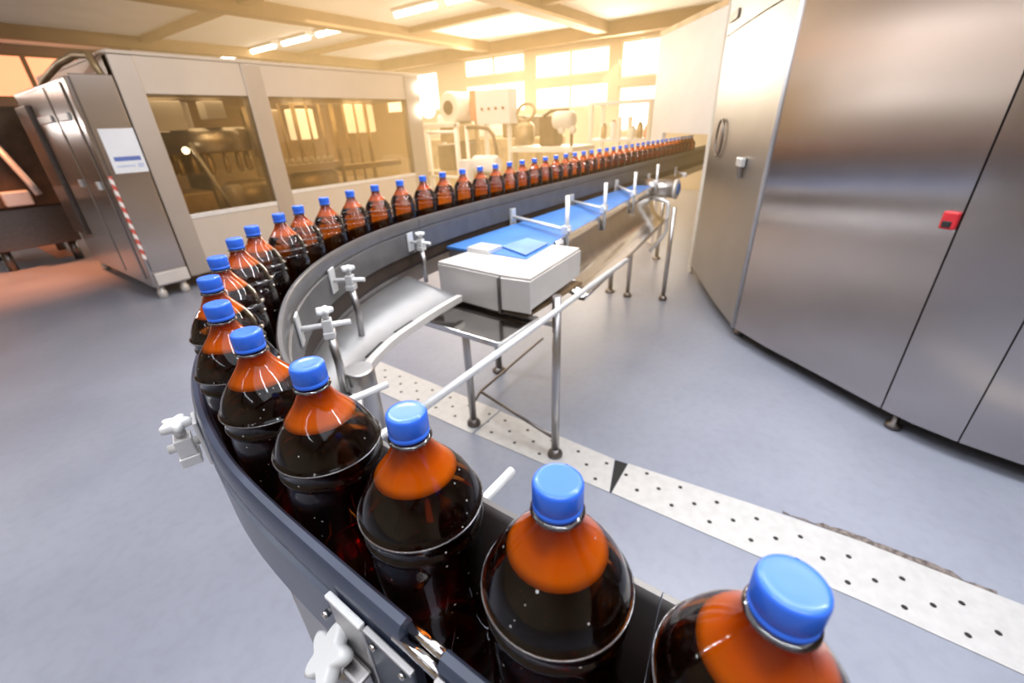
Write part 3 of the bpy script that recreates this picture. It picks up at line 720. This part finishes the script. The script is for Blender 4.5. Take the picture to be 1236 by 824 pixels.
# what stands inside
MB().tube([(2.25, 6.3, .70), (2.25, 6.3, 1.82)], .12, 18).build('column', M['steel_dark'], lm)
MB().lathe([(.48, 1.28), (.50, 1.30), (.50, 1.50), (.46, 1.54)], (2.45, 6.35, 0), 36).build('carousel', M['steel'], lm)
for k in range(16):
    a = 2 * PI * k / 16
    MB().lathe([(.022, 1.06), (.03, 1.09), (.03, 1.2), (.018, 1.22), (.018, 1.29)], (2.45 + .42 * math.cos(a), 6.35 + .42 * math.sin(a), 0), 10).build('filling_valve', M['gold'], lm)
MB().box((1.85, 5.85, 1.52), (2.15, 6.1, 1.80)).build('hanging_box', M['white_metal'], lm, .01)
MB().lathe([(.10, .70), (.10, .92), (.07, .95)], (2.34, 5.72, 0), 20).build('pedestal', M['machine_panel'], lm)
MB().box((1.75, 5.6, .70), (2.1, 6.2, .92)).build('gear_cover', M['gold'], lm, .02)
MB().lathe([(.30, .70), (.30, .88), (.22, .95)], (2.62, 5.95, 0), 24).build('star_wheel', M['gold'], lm)
MB().tube([(2.02, 5.62, 1.4), (2.14, 5.62, 1.0), (2.24, 5.62, .72)], .02, 10).build('link_rod', M['rod'], lm)
MB().lathe([(.035, 0), (.03, .02)], (1.98, 5.66, 1.33), 14, (0, -1, 0)).build('glowing_gauge', M['lamp_white'], lm)  # bright spot: glow put into the disc's material
MB().box((2.84, 5.55, 1.02), (3.75, 5.75, 1.10)).build('guide_beam', M['machine_panel'], lm, .01)
MB().box((3.75, 5.6, .96), (4.8, 5.8, 1.03)).build('guide_beam', M['gold'], lm, .01)
for k in range(9):
    MB().lathe([(.03, 1.10), (.035, 1.13), (.02, 1.17)], (2.92 + k * .09, 5.65, 0), 12).build('nozzle', M['cream'], lm)
for k in range(10):
    MB().tube([(2.95 + .19 * k, 6.1, .7), (2.95 + .19 * k, 6.1, 1.8)], .018 + .012 * (k % 3 == 0), 8).build('tie_rod', M['gold'], lm)
MB().lathe([(.42, .70), (.42, .93), (.36, 1.0)], (3.4, 5.95, 0), 30).build('star_wheel', M['gold'], lm)
MB().box((3.2, 6.5, .9), (3.55, 6.9, 1.75)).build('drive_housing', M['steel'], lm, .02)
MB().box((3.78, 6.6, 1.36), (4.12, 6.8, 1.76)).build('window_glow_box', M['window_glow'], lm, .02)  # glowing boxes added to stand for bright window patches in the glass
MB().box((4.35, 6.1, 1.42), (4.82, 6.2, 1.80)).build('window_glow_box', M['window_glow'], lm, .02)
MB().box((2.35, 5.8, 1.62), (2.55, 6.0, 1.80)).build('hanging_box', M['white_metal'], lm, .01)
MB().lathe([(.16, 1.2), (.16, 1.75)], (3.0, 6.0, 0), 18).build('tank', M['gold'], lm)
for x in (1.62, 2.72, 4.9):
    for y in (5.45, 7.85):
        MB().lathe([(.05, .001), (.05, .02), (.02, .04), (.02, .15)], (x, y, 0), 14).build('foot', M['machine_panel'], lm)
# work lamps on the machine's right post
for z, y, r, w in ((1.98, 5.26, .085, 'upper'), (1.68, 5.26, .10, 'lower')):
    t = thing('work_lamp', 'round glaring white lamp on the filling machine right post, %s of two' % w, 'lamp', (5.16, y, z))
    MB().sphere((5.16, y, z), r).build('bulb', M['lamp_white'], t)
    MB().tube([(5.16, y + r * .8, z), (5.141 if z > 1.8 else 5.121, 5.37, z)], .02, 8).build('arm', M['gold'], t)

# control cabinet at the machine's left end
cb = thing('control_cabinet', 'tall steel control cabinet with a white notice and red striped edge, at far left', 'cabinet', (1.34, 5.3, 0))
MB().box((1.17, 5.28, .13), (1.49, 7.4, 1.93)).build('body', M['steel_door'], cb, .008)
dr_ = MB().box((1.20, 5.255, .29), (1.485, 5.28, 1.95)).build('door', M['steel_door'], cb, .006)
MB().box((1.20, 5.25, .15), (1.485, 5.279, .27)).build('kick_plate', M['cover'], cb, .006)
nt_ = MB().box((1.235, 5.251, 1.185), (1.485, 5.2545, 1.545)).build('notice', M['paper'], dr_)
MB().box((1.265, 5.2495, 1.285), (1.46, 5.2508, 1.32)).build('blue_bar', M['ink'], nt_)
MB().box((1.265, 5.2495, 1.235), (1.40, 5.2508, 1.25)).box((1.42, 5.2495, 1.225), (1.465, 5.2508, 1.262)).build('print', M['ink_pale'], nt_)
MB().box((1.173, 5.249, .42), (1.198, 5.279, 1.17)).build('hazard_tape', M['tape'], cb)
for (y0, y1) in ((5.42, 5.95), (6.02, 6.75)):
    d = MB().box((1.155, y0, .2), (1.17, y1, 1.90)).build('side_door', M['steel_door'], cb, .006)
    MB().box((1.128, y0 + .06, 1.05), (1.155, y0 + .12, 1.12)).build('handle', M['rod'], d, .006)
    MB().box((1.135, y0 + .08, 1.62), (1.155, y1 - .1, 1.68)).build('door_highlight', M['rod'], d, .006)  # pale bar stands in for a blurred highlight on the side door
MB().box((1.12, 6.85, .5), (1.17, 7.38, 1.80)).build('side_box', M['steel_dark'], cb, .01)
for x, y in ((1.23, 5.35), (1.43, 5.35), (1.23, 7.3), (1.43, 7.3)):
    MB().lathe([(.04, .001), (.04, .07), (.03, .08), (.03, .131)], (x, y, 0), 14).build('foot', M['cover'], cb)
# bent duct on the cabinet roof
MB().tube([(1.30, 7.0, 1.93), (1.32, 6.6, 2.02), (1.36, 6.1, 2.10), (1.42, 5.75, 2.14), (1.46, 5.55, 2.12), (1.47, 5.45, 1.95)], .03, 10).build('roof_duct', M['gold'], cb)

# ------------------------------------------------------------------ dark machine at the far left edge
dm = thing('stacking_machine', 'dark brown machine with pale rails at the left edge, partly out of frame', 'machine', (.6, 8.6, 0))
MB().box((.35, 8.2, .75), (1.42, 9.6, 1.86)).build('body', M['dark_in'], dm, .02)
MB().box((.45, 8.3, .25), (1.3, 9.5, .75)).build('base', M['steel_dark'], dm, .02)
MB().tube([(.84, 8.1, 1.75), (1.02, 7.95, 1.05), (1.05, 7.9, .9)], .035, 10).build('sloping_rail', M['rod'], dm)
MB().box((.55, 8.05, 1.62), (.98, 8.19, 1.72)).build('cross_rail', M['rod'], dm, .01)
MB().box((.75, 8.05, .78), (1.0, 8.19, .95)).build('foot_box', M['rod'], dm, .02)
for x in (.55, 1.2):
    for y in (8.4, 9.4): MB().tube([(x, y, 0.0), (x, y, .25)], .05, 10).build('leg', M['steel_dark'], dm)
t = thing('wall_lamp', 'small round white lamp glowing above the dark machine at far left', 'lamp', (1.0, 8.4, 2.0))
MB().sphere((1.02, 8.1, 2.0), .06).build('bulb', M['lamp_white'], t)
MB().tube([(1.02, 8.15, 2.0), (1.02, 8.5, 2.05), (1.0, 8.6, 1.861)], .015, 8).build('arm', M['steel_dark'], t)

# ------------------------------------------------------------------ equipment in the sunlit back of the hall
cm = thing('capping_machine', 'golden-lit machine with a round hole in its pale drum, right of the glazed machine', 'machine', (6.5, 6.0, 0))
MB().lathe([(.23, 0), (.25, .03), (.25, .5), (.2, .55)], (6.3, 5.92, 1.75), 28, (1, -.03, 0)).build('drum', M['cream'], cm)
MB().lathe([(.11, 0), (.11, .02)], (6.285, 5.92, 1.75), 24, (1, -.03, 0)).build('hole', M['dark_in'], cm)
MB().box((6.3, 5.75, 1.2), (6.8, 6.2, 1.5)).build('gearbox', M['gold'], cm, .03)
MB().box((6.25, 5.72, .62), (6.9, 6.7, .70)).build('table', M['gold'], cm, .01)
for y in (5.77, 6.62):
    for x in (6.3, 6.85): MB().box((x - .03, y - .03, 0), (x + .03, y + .03, 1.5 if x < 6.5 else 1.3)).build('post', M['cream'], cm, .005)
MB().box((6.27, 5.72, 1.44), (6.34, 6.68, 1.52)).build('cross_beam', M['cream'], cm, .01)
MB().box((6.5, 5.75, .70), (6.9, 6.0, 1.2)).build('motor', M['brown_in'], cm, .03)
MB().box((6.5, 6.1, .70), (6.85, 6.5, 1.15)).build('motor', M['brown_in'], cm, .03)
t = thing('warning_box', 'small salmon red box between the drum and the white switch box', 'box', (6.5, 5.6, 1.75))
MB().box((6.55, 5.475, 1.53), (6.7, 5.645, 2.0)).build('housing', M['salmon'], t, .01)
MB().box((6.6, 5.55, 0), (6.66, 5.6, 1.53)).build('stem', M['gold'], t)
sw = thing('switch_box', 'pale switch box with a row of four dark dots, in the sunlit background', 'cabinet', (6.5, 5.15, 0))
MB().box((6.5, 4.75, 1.46), (6.75, 5.46, 1.98)).build('housing', M['white_metal'], sw, .01)
for k in range(4): MB().lathe([(.022, 0), (.022, .02)], (6.5, 5.32 - .15 * k, 1.70), 10, (-1, 0, 0)).build('button', M['brown_in'], sw)
for y in (4.85, 5.36): MB().box((6.6, y - .03, 0), (6.66, y + .03, 1.46)).build('post', M['cream'], sw)
h = thing('hose_loop', 'dark hose arching down over the bottle row in the background', 'hose', (6.2, 5.0, 0))
MB().tube([(6.2, 5.45, 1.43), (6.2, 5.2, 1.43), (6.2, 4.98, 1.40), (6.2, 4.87, 1.30), (6.2, 4.82, 1.1), (6.2, 4.80, .7), (6.2, 4.80, .02)], .03, 10).build('hose', M['brown_in'], h)
MB().tube([(6.2, 5.45, .0), (6.2, 5.45, 1.46)], .03, 10).build('stand_pipe', M['cream'], h)
g = thing('drive_unit', 'white motor drum on a pale pedestal just behind the bottle row', 'motor', (5.4, 4.4, 0))
MB().lathe([(.11, 0), (.13, .03), (.13, .38), (.1, .42)], (5.3, 4.55, .93), 20, (.1, -1, 0)).build('drum', M['white_metal'], g)
MB().box((5.2, 4.62, .0), (5.36, 4.78, 1.0)).build('pedestal', M['white_metal'], g, .01)
MB().box((5.2, 4.2, .0), (5.4, 4.5, .80)).build('base', M['gold'], g, .01)
mx_ = thing('mixing_machine', 'brown jumble of wheels and pipes on a pale table, centre background', 'machine', (6.8, 4.2, 0))
MB().box((6.5, 3.55, 1.02), (7.3, 4.75, 1.10)).build('table', M['cream'], mx_, .01)
for y in (3.62, 4.68):
    for x in (6.55, 7.25): MB().box((x - .03, y - .03, 0), (x + .03, y + .03, 1.02)).build('leg', M['gold'], mx_)
MB().tube([Vector((6.7, 4.55, 1.62)) + Vector((.05 * math.sin(2 * PI * k / 24), .17 * math.cos(2 * PI * k / 24), .13 * math.sin(2 * PI * k / 24))) for k in range(25)], .025, 8, False).build('hand_wheel', M['gold'], mx_)
MB().box((6.7, 4.0, 1.10), (7.0, 4.30, 1.55)).build('gearbox', M['brown_in'], mx_, .03)
MB().lathe([(.15, 0), (.17, .03), (.17, .3), (.1, .36)], (6.65, 4.55, 1.12), 20).build('tank', M['gold'], mx_)
MB().lathe([(.12, 0), (.13, .03), (.13, .3), (.08, .34)], (6.65, 3.95, 1.48), 20, (0, -1, 0)).build('motor', M['cream'], mx_)
MB().tube([(6.7, 4.2, 1.55), (6.7, 4.05, 1.62), (6.7, 3.75, 1.62), (6.7, 3.68, 1.55), (6.7, 3.68, 1.10)], .025, 8).build('pipe', M['brown_in'], mx_)
for y in (3.62, 3.82): MB().sphere((6.62, y, 1.34), .06).build('valve_ball', M['cream'], mx_)
rk = thing('white_rack', 'white shelf rack in front of the bright windows, left of the white panel', 'rack', (8.2, 3.5, 0))
for y in (2.9, 3.45, 4.0):
    for x in (8.0, 8.5): MB().box((x - .035, y - .035, 0), (x + .035, y + .035, 1.75 if y != 3.45 else 1.5)).build('upright', M['cream'], rk)
for z in (.55, 1.1, 1.70): MB().box((7.96, 2.86, z), (8.54, 4.04, z + .05)).build('shelf', M['white_metal'], rk)
for k, (y, h_, m) in enumerate(((2.98, .22, 'salmon'), (3.12, .26, 'gold'), (3.25, .2, 'cream'), (3.62, .3, 'white_metal'), (3.8, .25, 'gold'))):
    t = thing('canister', ['small salmon canister on the white rack, rightmost', 'small tan canister beside the salmon one on the white rack', 'small cream canister between tan one and rack upright', 'tall white canister left of the rack middle upright', 'tan canister at the left end of the white rack'][k], 'canister', (8.15, y, 1.15), 'canisters on the white rack')
    MB().lathe([(.05, 1.151), (.055, 1.16), (.055, 1.15 + h_ - .05), (.03, 1.15 + h_ - .02)], (8.15, y, 0), 16).build('body', M[m], t)
    MB().lathe([(.032, 1.15 + h_ - .02), (.032, 1.15 + h_)], (8.15, y, 0), 12).build('lid', M['brown_in'], t)
cf = thing('guard_frame', 'pale tube frame standing behind the bottle row near the drum machine', 'frame', (5.5, 5.4, 0))
for y in (5.02, 5.62): MB().tube([(5.45, y, 0), (5.45, y, 1.42)], .025, 10).build('post', M['cream'], cf)
for z in (.72, 1.38): MB().tube([(5.45, 5.02, z), (5.45, 5.62, z)], .022, 10).build('rail', M['cream'], cf)
wr = thing('wrapping_machine', 'golden machine housing deep in the hall below the upper windows', 'machine', (8.6, 7.0, 0))
MB().box((8.2, 5.2, .1), (9.2, 8.4, 1.2)).build('base', M['gold'], wr, .03)
MB().box((8.3, 6.6, 1.2), (9.1, 8.2, 1.7)).build('hood', M['cream'], wr, .03)
MB().box((8.2, 5.6, 1.2), (8.9, 6.2, 1.6)).build('hopper', M['brown_in'], wr, .03)
for x in (8.3, 9.1):
    for y in (5.3, 8.3): MB().box((x - .05, y - .05, 0), (x + .05, y + .05, .1)).build('foot', M['brown_in'], wr)

# ------------------------------------------------------------------ light
def area(name, loc, aim, size, power, col, sy=None):
    l = bpy.data.lights.new(name, 'AREA'); l.energy = power; l.color = col; l.size = size
    if sy: l.shape = 'RECTANGLE'; l.size_y = sy
    o = bpy.data.objects.new(name, l); C.objects.link(o); o.location = loc
    o.rotation_euler = (Vector(aim) - Vector(loc)).to_track_quat('-Z', 'Y').to_euler(); return o
# ceiling panels over the near part of the hall (cool) and evening sun through the far windows (warm)
for k, (x, y0, y1, e) in enumerate(((-.35, -1.6, 1.0, 24), (1.5, -2.2, .6, 52), (1.5, 1.2, 3.4, 44), (3.0, -.6, 1.6, 34), (3.3, 2.2, 4.4, 26), (-1.2, 2.6, 5.4, 14), (-2.8, -1.0, 2.0, 10))):
    area('fluorescent_strip', (x, (y0 + y1) / 2, 3.15), (x, (y0 + y1) / 2, 0), .14, e * 1.2, (.90, .94, 1) if x < 2 else (1, .94, .87), y1 - y0)
area('ceiling_bounce', (.6, .5, 3.0), (.6, .5, 0), 4, 95, (.88, .92, 1), 5)
area('window_light', (10.2, 6.0, 2.6), (3.5, 4.5, .9), 5, 210, (1, .90, .74), .8)
area('back_hall_light', (7.2, 7.5, 3.15), (7.2, 7.5, 0), 4, 240, (1, .92, .78), 8)
area('machine_inner_light', (2.6, 6.3, 1.81), (2.6, 6.3, 0), 1.6, 10, (1, .86, .65), 1.2)
area('machine_inner_light', (4.0, 6.3, 1.81), (4.0, 6.3, 0), 1.4, 12, (1, .86, .65), 1.2)
area('left_streak_light', (-2.35, 14.4, 1.80), (2.7, 0, 1.6), .9, 36, (1, .94, .88), .09)  # unseen lamps added at the left wall for the streaks on the doors
area('left_streak_light', (-2.35, 14.4, 2.62), (2.7, 0, 1.6), .8, 24, (1, .92, .84), .08)
area('left_hall_light', (-1.75, 11.8, 3.1), (2.7, 0, 1.7), .8, 24, (1, .92, .84), .08)  # third unseen lamp added for the door streaks
sl = bpy.data.lights.new('orange_floor_spot', 'SPOT'); sl.energy = 700; sl.color = (1, .33, .13); sl.spot_size = 1.0; sl.spot_blend = 1; sl.shadow_soft_size = .2  # added spot lamp, imitates the orange window reflection on the floor
so = bpy.data.objects.new('orange_floor_spot', sl); C.objects.link(so); so.location = (.5, 7.6, 2.9); so.rotation_euler = (0, 0, 0)

w = bpy.data.worlds.new('world'); SC.world = w; w.use_nodes = True
bg = w.node_tree.nodes['Background']; bg.inputs['Color'].default_value = (1, .93, .80, 1); bg.inputs['Strength'].default_value = 3.0
# golden haze at the back, painted as a world volume that glows by itself
nt = w.node_tree; N = nt.nodes; Lk = nt.links
geo = N.new('ShaderNodeNewGeometry'); sp_ = N.new('ShaderNodeSeparateXYZ'); Lk.new(geo.outputs['Position'], sp_.inputs[0])
def ramp(sock, a, b):
    r = N.new('ShaderNodeMapRange'); r.interpolation_type = 'SMOOTHSTEP'; r.inputs['From Min'].default_value = a; r.inputs['From Max'].default_value = b
    Lk.new(sock, r.inputs['Value']); return r.outputs[0]
def mul(a, b):
    r = N.new('ShaderNodeMath'); r.operation = 'MULTIPLY'
    for k, v in enumerate((a, b)):
        if isinstance(v, float): r.inputs[k].default_value = v
        else: Lk.new(v, r.inputs[k])
    return r.outputs[0]
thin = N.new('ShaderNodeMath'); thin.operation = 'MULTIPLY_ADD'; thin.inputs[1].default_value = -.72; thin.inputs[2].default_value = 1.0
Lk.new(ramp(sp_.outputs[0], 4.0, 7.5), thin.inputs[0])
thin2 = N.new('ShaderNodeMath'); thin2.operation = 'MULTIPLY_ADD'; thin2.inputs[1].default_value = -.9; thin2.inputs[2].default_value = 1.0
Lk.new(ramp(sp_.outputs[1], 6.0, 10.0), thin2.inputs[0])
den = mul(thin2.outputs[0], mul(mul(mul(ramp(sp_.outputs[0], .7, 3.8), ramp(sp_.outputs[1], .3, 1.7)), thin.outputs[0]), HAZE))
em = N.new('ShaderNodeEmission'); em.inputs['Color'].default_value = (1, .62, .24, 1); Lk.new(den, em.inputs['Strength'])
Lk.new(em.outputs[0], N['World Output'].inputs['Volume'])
w.cycles.volume_step_size = 2.0

SC.view_settings.view_transform = 'Standard'; SC.view_settings.look = 'None'; SC.view_settings.exposure = 0; SC.view_settings.gamma = 1
SC.cycles.use_denoising = True; SC.cycles.volume_max_steps = 4
SC.cycles.max_bounces = 6; SC.cycles.transparent_max_bounces = 24; SC.cycles.sample_clamp_indirect = 4
SC.cycles.caustics_reflective = False; SC.cycles.caustics_refractive = False
